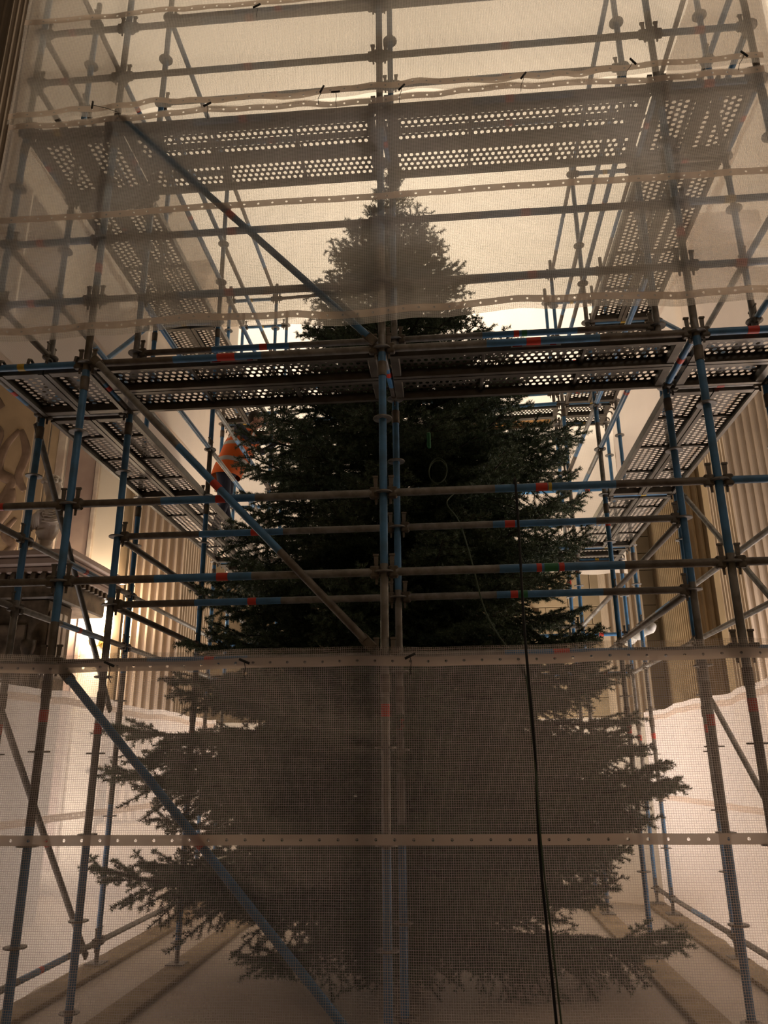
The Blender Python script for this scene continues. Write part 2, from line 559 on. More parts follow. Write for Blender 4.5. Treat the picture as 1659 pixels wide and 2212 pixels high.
# dark marble doorcase on the left with cornice, scroll and dentils
dc = thing('marble_doorcase', 'dark marble doorcase with pale cornice at the lower left', 'doorcase', (-4.8, 4.7, 0))
ob('body', MB().box((-2.0, -0.6, 0), (0.52, 0.0, 3.5), bev=0.02).mesh('body', 'dark_marble'), dc)
ob('frieze', MB().box((-2.0, -0.62, 3.5), (0.60, 0.72, 3.8), bev=0.02).mesh('frieze', 'dark_marble'), dc)
ob('cornice', MB().box((-2.0, -0.66, 3.8), (0.68, 0.76, 3.88), bev=0.015).box((-2.0, -0.72, 3.88), (0.76, 0.80, 3.98), bev=0.02).box((-2.0, -0.76, 3.98), (0.82, 0.86, 4.06), bev=0.015).mesh('cornice', 'pink_marble'), dc)
dm = MB().box((-0.03, -0.03, 0), (0.03, 0.03, 0.075), bev=0.006).mesh('dentil', 'dark_marble')
for i in range(11):
    ob('dentil', dm, dc, (0.655, -0.58 + i * 0.125, 3.725))
for i in range(16):
    ob('dentil', dm, dc, (-1.3 + i * 0.125, -0.645, 3.725))
gm = MB().box((-0.02, -0.05, 0), (0.03, 0.05, 0.62), bev=0.01).mesh('glyph', 'pale_marble')
for i in range(3):
    ob('bracket_rib', gm, dc, (0.54, -0.5 + i * 0.13, 2.75))
ob('bracket_base', MB().box((0.5, -0.62, 2.62), (0.66, -0.1, 2.74), bev=0.015).mesh('bracket_base', 'pale_marble'), dc)
sc_pts = []
for i in range(40):
    t = i / 39 * 4.4
    r = 0.50 * math.exp(-0.16 * t)
    sc_pts.append((-0.62 + r * math.cos(t + 0.6), -0.65, 3.15 + r * 1.3 * math.sin(t + 0.6)))
ob('scroll', MB().tube(sc_pts, [0.075 - 0.0012 * i for i in range(40)], 8).mesh('scroll', 'pale_marble', True), dc)
ob('recess', MB().box((-0.30, -0.63, 0.2), (0.30, -0.58, 3.2), bev=0.01).mesh('recess', 'dark_marble'), dc)
for i in range(2):
    ob('colonnette', MB().lathe([(0.07, 0), (0.07, 0.1), (0.05, 0.14), (0.05, 2.6), (0.08, 2.7), (0.08, 2.8)], 12).mesh('colonnette', 'dark_marble', True), dc, (-0.45 + i * 0.85, -0.70, 0.2))

# classical bust on the doorcase
bu = thing('stone_bust', 'pale stone bust in draped robe standing on the doorcase cornice', 'bust', (-4.44, 4.14, 4.06), (0, 0, 0.75))
bu.scale = (1.07, 1.07, 1.07)
m_ = MB()
m_.sphere((0.02, 0, 0.76), (0.105, 0.09, 0.13))
m_.sphere((0.0, 0, 0.81), (0.105, 0.098, 0.10))
m_.sphere((0.115, 0, 0.745), (0.025, 0.018, 0.03))
m_.sphere((0.09, 0, 0.68), (0.035, 0.04, 0.03))
m_.sphere((-0.01, -0.095, 0.75), (0.025, 0.014, 0.036))
m_.sphere((-0.01, 0.095, 0.75), (0.025, 0.014, 0.036))
m_.tube([(0, 0, 0.50), (0, 0, 0.60), (0.01, 0, 0.70)], [0.10, 0.062, 0.06], 12)
m_.sphere((0, 0, 0.45), (0.15, 0.27, 0.10))
m_.sphere((0, -0.21, 0.41), (0.12, 0.10, 0.12))
m_.sphere((0, 0.21, 0.41), (0.12, 0.10, 0.12))
m_.sphere((0.02, 0, 0.33), (0.13, 0.17, 0.12))
m_.tube([(0, 0, 0.14), (0.0, 0, 0.25)], [0.07, 0.13], 12)
o = ob('figure', m_.mesh('figure', 'pale_marble'), bu)
rm = o.modifiers.new('blend', 'REMESH'); rm.mode = 'VOXEL'; rm.voxel_size = 0.014; rm.use_smooth_shade = True
sm_ = o.modifiers.new('soft', 'SMOOTH'); sm_.iterations = 2
ob('socle', MB().lathe([(0.13, 0), (0.13, 0.03), (0.09, 0.05), (0.06, 0.10), (0.075, 0.14), (0.05, 0.17)], 20).mesh('socle', 'pale_marble', True), bu)
dr = MB()
for i in range(6):
    a = -0.20 + i * 0.07
    dr.tube([(0.09, a - 0.05, 0.52 - 0.01 * i), (0.155, a, 0.41), (0.13, a + 0.04, 0.28)], [0.014, 0.024, 0.01], 6)
    dr.tube([(-0.06, -a - 0.05, 0.54 - 0.01 * i), (-0.15, -a, 0.42), (-0.12, -a + 0.04, 0.28)], [0.014, 0.024, 0.01], 6)
    dr.tube([(0.05, -0.27 - 0.008 * i, 0.50 - 0.035 * i), (-0.04, -0.31, 0.44 - 0.03 * i), (-0.12, -0.22, 0.48 - 0.035 * i)], [0.008, 0.014, 0.008], 6)
ob('drapery_fold', dr.mesh('drapery_fold', 'pale_marble', True), bu)
hr = MB()
for i in range(60):
    a, b = rng.uniform(0, 2 * PI), rng.uniform(0.35, 1.35)
    c = Vector((-0.005 + 0.105 * math.cos(a) * math.sin(b), 0.098 * math.sin(a) * math.sin(b), 0.815 + 0.10 * math.cos(b)))
    if c.x > 0.075:
        continue
    hr.sphere(c, 0.030, n=8, k=5)
ob('hair', hr.mesh('hair', 'pale_marble', True), bu)


def sconce(loc, label):
    t = thing('wall_sconce', label, 'wall lamp', loc)
    ob('backplate', MB().lathe([(0.07, 0), (0.07, 0.02), (0.03, 0.035)], 16).mesh('backplate', 'brass', True), t, (0, 0, -0.12), (PI / 2, 0, 0))
    for s in (-1, 1):
        am = ob('arm', MB().tube([(0, -0.03, -0.12), (s * 0.05, -0.12, -0.18), (s * 0.11, -0.2, -0.17), (s * 0.125, -0.22, -0.10)], 0.009, 8).mesh('arm', 'brass', True), t)
        ob('candle', MB().lathe([(0.014, 0), (0.014, 0.09)], 12).mesh('candle', 'bulb', True), t, (s * 0.125, -0.22, -0.10))
        sh = MB().lathe([(0.078, 0), (0.042, 0.10)], 20)
        sh.f = sh.f[:-2]; sh.m = sh.m[:-2]
        so = ob('lamp_shade', sh.mesh('lamp_shade', 'shade', True), t, (s * 0.125, -0.22, -0.02))
        l = bpy.data.lights.new('sconce_bulb', 'POINT')
        l.energy = 120
        l.color = (1.0, 0.76, 0.50)
        l.shadow_soft_size = 0.03
        lo = bpy.data.objects.new('sconce_bulb', l)
        link(lo, t)
        lo.location = (s * 0.125, -0.22, 0.10)
    return t


sconce((-4.66, 6.49, 3.46), 'small brass wall sconce with two glowing shades below the left pilaster')
sconce((5.75, 7.07, 3.26), 'small brass wall sconce beside the right edge pilaster')

# ------------------------------------------------------------------ scaffold: standards, ledgers, braces, decks
TUBE_R = 0.0242
LOW, DECK1, DECK2, TOP = 2.2, 4.2, 6.2, 8.2
ros_me = smooth_by_angle(MB().lathe([(0.026, -0.0045), (0.061, -0.0045), (0.061, 0.0045), (0.026, 0.0045)], 16).mesh('rosette', 'galv'))
base_me = MB().box((-0.075, -0.075, 0), (0.075, 0.075, 0.008)).lathe([(0.019, 0.008), (0.019, 0.16)], 10).lathe([(0.034, 0.15), (0.034, 0.18)], 10).mesh('base_jack', 'galv')
collar_me = smooth_by_angle(MB().lathe([(0.029, -0.05), (0.029, 0.05)], 14).mesh('spigot_collar', 'rust'))
band_cache = {}


def band(m, L=0.05):
    k = (m, round(L, 3))
    if k not in band_cache:
        band_cache[k] = smooth_by_angle(MB().lathe([(TUBE_R + 0.0012, -L / 2), (TUBE_R + 0.0012, L / 2)], 14).mesh(m + '_band', m))
    return band_cache[k]


def tube_mesh(name, zones, n=14):
    """zones: list of (z0, z1, material)"""
    v, f, fm, mats = [], [], [], []
    zs = [zones[0][0]] + [z[1] for z in zones]
    for z in zs:
        for k in range(n):
            t = 2 * PI * k / n
            v.append((TUBE_R * math.cos(t), TUBE_R * math.sin(t), z))
    for i, zn in enumerate(zones):
        if zn[2] not in mats:
            mats.append(zn[2])
        for k in range(n):
            k2 = (k + 1) % n
            f.append((i * n + k, i * n + k2, (i + 1) * n + k2, (i + 1) * n + k))
            fm.append(mats.index(zn[2]))
    f.append(tuple(range(n - 1, -1, -1))); fm.append(0)
    e = (len(zs) - 1) * n
    f.append(tuple(e + k for k in range(n))); fm.append(mats.index(zones[-1][2]))
    return smooth_by_angle(mesh_from(name, v, f, mats, fm))


post_a = tube_mesh('tube', [(0.15, 1.18, 'blue'), (1.18, 2.75, 'galv'), (2.75, 4.17, 'blue'), (4.17, 5.0, 'galv'), (5.0, 6.1, 'blue'), (6.1, 6.9, 'galv'), (6.9, 8.1, 'blue'), (8.1, 8.45, 'galv')])
post_b = tube_mesh('tube', [(0.15, 1.3, 'blue'), (1.3, 2.45, 'rust'), (2.45, 4.15, 'blue'), (4.15, 4.8, 'rust'), (4.8, 6.15, 'blue'), (6.15, 7.0, 'rust'), (7.0, 8.1, 'blue'), (8.1, 8.45, 'galv')])


def standard(x, y, label, me=post_a, tapes=(1.88,), group='upright scaffold tubes'):
    t = thing('scaffold_standard', label, 'scaffold post', (x, y, 0), group=group)
    ob('tube', me, t)
    ob('base_jack', base_me, t)
    z = 0.2
    while z < 8.4:
        ob('rosette', ros_me, t, (0, 0, z))
        z += 0.5
    for z in (2.05, 4.05, 6.05):
        ob('spigot_collar', collar_me, t, (0, 0, z))
    for z in tapes:
        ob('tape_band', band('red', 0.07), t, (0, 0, z))
    return t


def wedge_head_mesh():
    m = MB()
    # jaw above and below the rosette, tapering to the tube; local +Z runs along the ledger away from the post
    m.box((-0.022, -0.036, 0.028), (0.022, 0.036, 0.085), bev=0.008)
    m.box((-0.018, 0.010, 0.026), (0.018, 0.034, 0.064), bev=0.004)
    return m.mesh('wedge_head', 'head')


head_me = wedge_head_mesh()
wedge_me = MB().add([(-0.004, -0.075, 0.038), (0.004, -0.075, 0.038), (0.004, -0.075, 0.050), (-0.004, -0.075, 0.050),
                     (-0.004, 0.105, 0.034), (0.004, 0.105, 0.034), (0.004, 0.105, 0.062), (-0.004, 0.105, 0.062)],
                    [(0, 1, 2, 3), (7, 6, 5, 4), (0, 4, 5, 1), (1, 5, 6, 2), (2, 6, 7, 3), (3, 7, 4, 0)]).box((-0.008, 0.100, 0.032), (0.008, 0.112, 0.066)).mesh('wedge_pin', 'rust')
tube_cache = {}


def ledger_tube(L, style):
    k = (round(L, 2), style)
    if k not in tube_cache:
        a, b = 0.07, L - 0.07
        if style == 0:
            z = [(a, L * 0.34, 'galv'), (L * 0.34, L * 0.70, 'blue'), (L * 0.70, b, 'rust')]
        elif style == 1:
            z = [(a, L * 0.55, 'blue'), (L * 0.55, b, 'galv')]
        elif style == 2:
            z = [(a, b, 'rust')]
        elif style == 3:
            z = [(a, b, 'blue')]
        elif style == 4:
            z = [(a, L * 0.30, 'rust'), (L * 0.30, L * 0.60, 'blue'), (L * 0.60, b, 'galv')]
        else:
            z = [(a, b, 'galv')]
        tube_cache[k] = tube_mesh('tube', z)
    return tube_cache[k]


def frame_quat(d, up=Vector((0, 0, 1))):
    d = d.normalized()
    y = (up - d * up.dot(d)).normalized()
    x = y.cross(d)
    return Matrix((x, y, d)).transposed().to_quaternion()


def ledger(a, b, label, style=0, bands=(), kind='scaffold_ledger', cat='scaffold tube', group='horizontal scaffold tubes', heads=True):
    a, b = Vector(a), Vector(b)
    d = b - a
    L = d.length
    t = thing(kind, label, cat, a, frame_quat(d), group)
    ob('tube', ledger_tube(L, style), t)
    if heads:
        for k in (0, 1):
            h = ob('wedge_head', head_me, t, (0, 0, 0 if k == 0 else L), None if k == 0 else (0, PI, 0))
            ob('wedge_pin', wedge_me, h)
    for fr, m, wd in bands:
        ob('tape_band', band(m, wd), t, (0, 0, L * fr))
    return t


XS = [-2.70, -2.0, 0.0, 2.0, 2.70]
YL = [0.0, 0.74, 2.70, 5.30, 6.03]
YR = [0.0, 0.74, 3.12, 5.12, 5.82]
pn = {-2.70: 'far left', -2.0: 'left', 0.0: 'centre', 2.0: 'right', 2.70: 'far right'}
for i, x in enumerate(XS):
    standard(x, 0, 'upright scaffold tube, %s post of the front row behind the sheeting' % pn[x], post_a if i in (2, 3) else post_b, (1.9, 4.95) if abs(x) == 2 else (1.9,))
for i, x in enumerate(XS):
    standard(x if i != 2 else 0.035, 0.74, 'upright scaffold tube, %s post of the second row' % pn[x], post_a, (1.86,))
for y, nm in ((YL[2], 'halfway along the left walkway'), (YL[3], 'at the far end of the left walkway'), (YL[4], 'in the rear left corner')):
    standard(-2.70, y, 'outer upright scaffold tube ' + nm, post_b)
    standard(-2.0, y, 'inner upright scaffold tube ' + nm, post_b)
for y, nm in ((YR[2], 'halfway along the right walkway'), (YR[3], 'at the far end of the right walkway'), (YR[4], 'in the rear right corner')):
    standard(2.70, y, 'outer upright scaffold tube ' + nm, post_a, (1.9, 5.2))
    standard(2.0, y, 'inner upright scaffold tube ' + nm, post_a, (1.9, 3.9))
standard(0.0, 5.21, 'upright scaffold tube behind the tree, inner centre post of the back row', post_a)
standard(0.0, 5.92, 'upright scaffold tube behind the tree, outer centre post of the back row', post_a)

LN = {0.2: 'just above the floor', 2.2: 'along the top of the lower sheeting', 2.7: 'as knee rail above the lower sheeting', 3.2: 'as waist rail above the lower sheeting',
      4.2: 'at the middle platform edge', 4.7: 'as knee rail over the middle platform', 5.2: 'as waist rail over the middle platform',
      6.2: 'at the upper platform edge', 6.7: 'as knee rail over the upper platform', 7.2: 'as waist rail over the upper platform', 8.2: 'at the very top of the scaffold'}
fb = ['far left short bay', 'left bay', 'right bay', 'far right short bay']
st_tab = [2, 4, 0, 3]
for z in (2.2, 2.7, 3.2, 4.2, 4.7, 5.2, 6.2, 6.7, 7.2):
    for i in range(4):
        bands = []
        if z == 4.2 and i == 1: bands = [(0.48, 'red', 0.12)]
        elif z == 4.2 and i == 2: bands = [(0.49, 'red', 0.09)]
        elif z == 3.2 and i == 2: bands = [(0.48, 'red', 0.07), (0.505, 'yellow', 0.02)]
        elif z == 2.7 and i == 2: bands = [(0.455, 'red', 0.03), (0.49, 'green', 0.08), (0.52, 'red', 0.03)]
        elif z == 2.7 and i == 1: bands = [(0.51, 'red', 0.07)]
        elif z == 3.2 and i == 1: bands = [(0.49, 'red', 0.06)]
        elif z == 2.2 and i == 2: bands = [(0.5, 'red', 0.09)]
        elif i in (1, 2): bands = [(0.47 + 0.05 * random.random(), 'red', 0.06)]
        elif i == 0: bands = [(0.35, 'yellow' if z in (4.2, 6.2, 2.7) else 'red', 0.05)]
        else: bands = [(0.5, 'red' if z != 5.2 else 'yellow', 0.07)]
        stl = st_tab[i]
        if i == 0 and z in (5.2, 4.7, 4.2): stl = 3
        if i == 3 and z == 2.7: stl = 2
        ledger((XS[i], 0, z), (XS[i + 1], 0, z), 'front row tube %s, %s' % (LN[z], fb[i]), stl, bands)
for z in (2.7, 3.2, 4.7, 5.2, 6.7, 7.2, 8.2):
    for i in (1, 2):
        bands = [(0.5, 'red', 0.06)]
        if i == 2 and z == 2.7: bands = [(0.40, 'red', 0.05), (0.43, 'green', 0.06)]
        if i == 2 and z == 4.7: bands = [(0.47, 'red', 0.04), (0.50, 'green', 0.04)]
        if i == 2 and z == 3.2: bands = [(0.40, 'red', 0.07)]
        ledger((XS[i] if i != 2 else 0.035, 0.74, z), (XS[i + 1] if i != 1 else 0.035, 0.74, z), 'second row tube %s, %s' % (LN[z], fb[i]), 0 if i == 2 else 4, bands)
sb = ['front corner bay', 'near bay', 'far bay', 'rear corner bay']
for side, xo, xi, Y in (('left', -2.70, -2.0, YL), ('right', 2.70, 2.0, YR)):
    for z in (0.2, 2.7, 3.2, 4.7, 5.2, 6.7, 7.2, 8.2):
        for i in range(4):
            ledger((xo, Y[i], z), (xo, Y[i + 1], z), '%s outer tube %s, %s' % (side, LN[z], sb[i]), (2, 0, 5, 3)[i] if side == 'left' else (3, 5, 4, 2)[i], [(0.5, 'red', 0.05)] if i == 1 else [])
    for z in (2.7, 3.2, 4.7, 5.2, 6.7, 7.2, 8.2):
        for i in (1, 2):
            ledger((xi, Y[i], z), (xi, Y[i + 1], z), '%s inner tube %s, %s' % (side, LN[z], sb[i]), (2, 5)[i - 1] if z < 4 else (3, 0)[i - 1], [(0.45, 'red', 0.05)] if (i == 1 and z in (4.7, 6.7)) else [])
    # cross tubes under the decks
    for j in (2, 3, 4):
        for z in (DECK1, DECK2, TOP):
            ledger((xo, Y[j], z), (xi, Y[j], z), '%s cross tube %s, %s' % (side, LN[z], ('halfway along the walkway', 'at walkway far end', 'at rear corner')[j - 2]), 3, [(0.45, 'yellow', 0.05)])
    for z in (DECK1, DECK2):
        ledger((xo, 0.74, z), (xi, 0.74, z), '%s cross tube %s, second row corner' % (side, LN[z]), 5, [(0.45, 'red', 0.05)])
for i, x in enumerate(XS):
    for z in (DECK1, DECK2):
        ledger((x, 0.0, z), (x if i != 2 else 0.035, 0.74, z), 'cross tube %s, front to second row at %s post' % (LN[z], pn[x]), 3 if i in (3, 4) else 0, [(0.45, 'red', 0.06)])
for z in (2.7, 3.2, 4.2, 4.7, 5.2, 6.2, 6.7, 7.2, 8.2):
    ledger((-2.0, 5.30, z), (0, 5.21, z), 'back inner tube %s, left bay behind the tree' % LN[z], 4)
    ledger((0, 5.21, z), (2.0, 5.12, z), 'back inner tube %s, right bay behind the tree' % LN[z], 5 if z not in (6.2, 4.2) else 3)
for z in (2.7, 3.2, 4.7, 5.2, 6.7, 7.2):
    ledger((-2.0, 6.03, z), (0, 5.92, z), 'back outer tube %s, left bay behind the tree' % LN[z], 5)
    ledger((0, 5.92, z), (2.0, 5.82, z), 'back outer tube %s, right bay behind the tree' % LN[z], 3)
    ledger((2.0, 5.82, z), (2.70, 5.82, z), 'back outer tube %s, short right corner bay' % LN[z], 3, [(0.5, 'red', 0.06)])
    ledger((-2.70, 6.03, z), (-2.0, 6.03, z), 'back outer tube %s, short left corner bay' % LN[z], 3)


def brace(a, b, label, style=0, tape=None):
    return ledger(a, b, label, style, [(tape, 'red', 0.07)] if tape else [], 'diagonal_brace', 'scaffold brace', 'diagonal scaffold braces', heads=False)


def brace2(a, b, label, style, tape=0.5):
    t = brace(a, b, label, style, tape)
    L = (Vector(b) - Vector(a)).length
    em = MB().box((-0.012, -0.03, 0.0), (0.012, 0.03, 0.10), bev=0.006).mesh('end_plate', 'head')
    ob('end_plate', em, t, (0, 0, 0.0))
    ob('end_plate', em, t, (0, 0, L), (0, PI, 0))
    return t


YBR = -0.051
brace2((-1.94, YBR, 6.24), (-0.04, YBR, 4.22), 'long diagonal brace across the upper front left bay behind sheeting', 3, 0.47)
brace2((-1.94, YBR, 4.22), (-0.06, YBR, 2.24), 'long diagonal brace across the open front left bay', 0, 0.48)
brace2((-1.90, YBR + 0.01, 2.16), (-0.06, YBR + 0.01, 0.20), 'long diagonal brace behind the lower front sheeting, left bay', 3, 0.48)
brace2((-2.754, 0.76, 4.15), (-2.754, 2.62, 2.10), 'left side diagonal brace in the open level', 5)
brace2((-2.754, 0.78, 2.05), (-2.754, 2.62, 0.10), 'left side diagonal brace behind the lower sheeting', 5)
brace2((2.754, 3.06, 4.15), (2.754, 0.78, 2.25), 'right side diagonal brace in the open level', 5)
brace2((2.754, 3.06, 2.15), (2.754, 0.78, 0.20), 'right side diagonal brace behind the lower sheeting', 5)
brace2((2.754, 3.06, 6.15), (2.754, 0.78, 4.25), 'right side diagonal brace over the middle platform', 3)
brace2((-2.754, 2.64, 6.15), (-2.754, 0.78, 4.25), 'left side diagonal brace over the middle platform', 3)

# ---- decks


def perforated(L, W, px=0.048, rows=6, edge=0.012):
    v, f = [], []
    ph = (W - 2 * edge) / rows
    k = int((L - 0.06) / px)
    x0 = (L - k * px) / 2

    def quad(a, b):
        n = len(v)
        v.extend([(a[0], a[1], 0), (b[0], a[1], 0), (b[0], b[1], 0), (a[0], b[1], 0)])
        f.append((n, n + 1, n + 2, n + 3))
    quad((0, 0), (L, edge)); quad((0, W - edge), (L, W)); quad((0, edge), (x0, W - edge)); quad((L - x0, edge), (L, W - edge))
    for r in range(rows):
        y0 = edge + r * ph
        sh = px / 2 if r % 2 else 0
        kk = k - (1 if r % 2 else 0)
        if r % 2:
            quad((x0, y0), (x0 + sh, y0 + ph)); quad((L - x0 - sh, y0), (L - x0, y0 + ph))
        for i in range(kk):
            xa = x0 + sh + i * px
            cx, cy = xa + px / 2, y0 + ph / 2
            n = len(v)
            o8 = [(0, 0), (.5, 0), (1, 0), (1, .5), (1, 1), (.5, 1), (0, 1), (0, .5)]
            v.extend([(xa + a * px, y0 + b * ph, 0) for a, b in o8])
            hx, hy = px * 0.31, ph * 0.34
            v.extend([(cx + hx * a, cy + hy * b, 0) for a, b in ((-.75, -.75), (0, -1), (.75, -.75), (1, 0), (.75, .75), (0, 1), (-.75, .75), (-1, 0))])
            for j in range(8):
                j2 = (j + 1) % 8
                f.append((n + j, n + j2, n + 8 + j2, n + 8 + j))
    return mesh_from('perforated_plate', v, f, 'deck')


deck_cache = {}


def deck_parts(L):
    k = round(L, 2)
    if k not in deck_cache:
        W = 0.32
        pl = perforated(L - 0.1, W)
        rail = MB().box((0, 0, -0.065), (L - 0.1, 0.003, 0)).box((0, 0, -0.065), (L - 0.1, 0.032, -0.061)).box((0, 0.029, -0.065), (L - 0.1, 0.032, -0.048)).mesh('side_rail', 'deck')
        end = MB().box((-0.004, 0.0, -0.06), (0.055, W, -0.003), bev=0.004).mesh('end_plate', 'deck')
        hook = MB().tube([(0.0, 0, -0.02), (-0.03, 0, 0.012), (-0.055, 0, 0.02), (-0.082, 0, 0.008), (-0.088, 0, -0.025)], 0.010, 8).mesh('hook', 'head', True)
        rib = MB().box((-0.012, 0.01, -0.022), (0.012, W - 0.01, -0.002), bev=0.004).mesh('cross_rib', 'deck')
        deck_cache[k] = (pl, rail, end, hook, rib)
    return deck_cache[k]


def deck(a, b, label, ribs=2, solid=None):
    """steel deck between two points on its long edge; the plate lies to the left of the run"""
    a, b = Vector(a), Vector(b)
    d = b - a
    L = d.length
    t = thing('scaffold_deck', label, 'scaffold deck', a + Vector((0, 0, 0.03)), (0, 0, math.atan2(d.y, d.x)), 'perforated steel scaffold decks')
    pl, rail, end, hook, rib = deck_parts(L)
    if solid:
        ob('board', MB().box((0, 0, -0.012), (L - 0.1, 0.32, 0)).mesh('board', solid), t, (0.05, 0, 0))
    else:
        ob('perforated_plate', pl, t, (0.05, 0, 0))
    ob('side_rail', rail, t, (0.05, 0, 0))
    ob('side_rail', rail, t, (0.05, 0.32, 0), None, (1, -1, 1))
    ob('end_plate', end, t, (0.05, 0, 0))
    ob('end_plate', end, t, (L - 0.05, 0, 0), None, (-1, 1, 1))
    for y in (0.06, 0.26):
        ob('hook', hook, t, (0.05, y, 0))
        ob('hook', hook, t, (L - 0.05, y, 0), None, (-1, 1, 1))
    for i in range(ribs):
        ob('cross_rib', rib, t, (L * (i + 1) / (ribs + 1), 0, 0))
    return t


for z, lv in ((DECK1, 'middle'), (DECK2, 'upper')):
    for j, (y, nm) in enumerate(((0.045, 'outer'), (0.375, 'inner'))):
        deck((-2.0, y, z), (0.0, y, z), '%s steel deck of the %s front platform, left bay' % (nm, lv))
        deck((0.0, y, z), (2.0, y, z), '%s steel deck of the %s front platform, right bay' % (nm, lv))
    # front corners
    for j, x in enumerate((-2.335, -2.005)):
        deck((x, 0.0, z), (x, 0.74, z), '%s short deck of the %s platform in the front left corner' % (('outer', 'inner')[j], lv), 0)
    if z == DECK1:
        for j, y in enumerate((0.045, 0.375)):
            deck((2.0, y, z), (2.70, y, z), '%s short deck of the middle platform in the front right corner' % ('front', 'rear')[j], 0)
    else:
        for j, x in enumerate((2.345, 2.675)):
            deck((x, 0.0, z), (x, 0.74, z), '%s short deck of the upper platform in the front right corner' % ('inner', 'outer')[j], 0)
    for side, Y, xs in (('left', YL, (-2.335, -2.005)), ('right', YR, (2.345, 2.675))):
        for i, nm in ((1, 'near'), (2, 'far')):
            for j, x in enumerate(xs):
                deck((x, Y[i], z), (x, Y[i + 1], z), '%s %s deck of the %s walkway on the %s side' % (nm, (('outer', 'inner') if side == 'left' else ('inner', 'outer'))[j], lv, side), 3)
    for j in (0, 1):
        nm = ('inner', 'outer')[j]
        dy = 0.045 + 0.33 * j
        deck((0.0, 5.21 + dy, z), (2.0, 5.12 + dy, z), '%s deck of the %s back platform, right of the tree' % (nm, lv), 2, 'wood' if z == DECK2 and j == 1 else None)
        deck((-2.0, 5.30 + dy, z), (0.0, 5.21 + dy, z), '%s deck of the %s back platform, left of the tree' % (nm, lv), 2)
        deck((2.0, 5.12 + dy, z), (2.70, 5.12 + dy, z), '%s short deck of the %s platform in the rear right corner' % (nm, lv), 0)
        deck((-2.70, 5.30 + dy, z), (-2.0, 5.30 + dy, z), '%s short deck of the %s platform in the rear left corner' % (nm, lv), 0)
# small printed maker's plates on the front decks
plate = MB().box((-0.16, -0.004, -0.016), (0.16, 0.0, 0.016)).box((-0.15, -0.0055, -0.012), (-0.09, -0.004, 0.012), 1).box((0.09, -0.0055, -0.012), (0.13, -0.004, 0.012), 1).mesh('printed_plate', ['white', 'red'])
for o in [o for o in COL.objects if o.name.startswith('scaffold_deck') and o['label'].startswith('outer steel deck of the middle front')]:
    ob('printed_plate', plate, o, (1.0, -0.001, -0.03))

# timber sole boards under the posts
for x, y0, y1, nm in ((-1.96, 0.5, 6.2, 'left inner'), (-2.68, -0.2, 6.2, 'left outer'), (1.96, 0.5, 6.0, 'right inner'), (2.70, -0.2, 6.0, 'right outer')):
    o = ob('sole_board', MB().box((-0.112, 0, 0), (0.112, y1 - y0, 0.038), bev=0.004).mesh('sole_board', 'board'), None, (x, y0, 0.0))
    tag(o, 'long timber sole board on the floor under the %s posts' % nm, 'board', 'timber sole boards')
for o in list(COL.objects):
    if o.name.startswith('scaffold_standard') and o.location.y > 0.1:
        if abs(o.location.x) > 1:
            for c in o.children:
                if c.name.startswith('base_jack'):
                    c.location.z = 0.038

# ------------------------------------------------------------------ sheeting


def nz(u, v, s):
    return noise.noise(Vector((u * 1.0, v * 1.0, s)))


def sheet_pt(kind, u, z, z0, z1, seed, amp, sag, post_gap=2.0):
    t = (z - z0) / (z1 - z0)
    e0 = (1 - t) ** 4
    e1 = t ** 4
    dz = sag * (0.6 * math.sin(u * 2.9 + seed) + 0.7 * nz(u * 1.6, seed, 0.3) + 0.25 * math.sin(u * 9 + seed * 2)) * (e0 + 0.8 * e1)
    d = amp * (0.9 * nz(u * 0.9 + seed, z * 1.1, seed) + 0.55 * nz(u * 4.5 + z * 1.5, z * 1.3, seed + 5) + 0.25 * nz(u * 9 + seed, z * 8, 2.0)) + 0.5 * amp * math.sin(u * 17 + 4 * nz(u, seed, 1)) * (e0 + e1)
    return d, dz


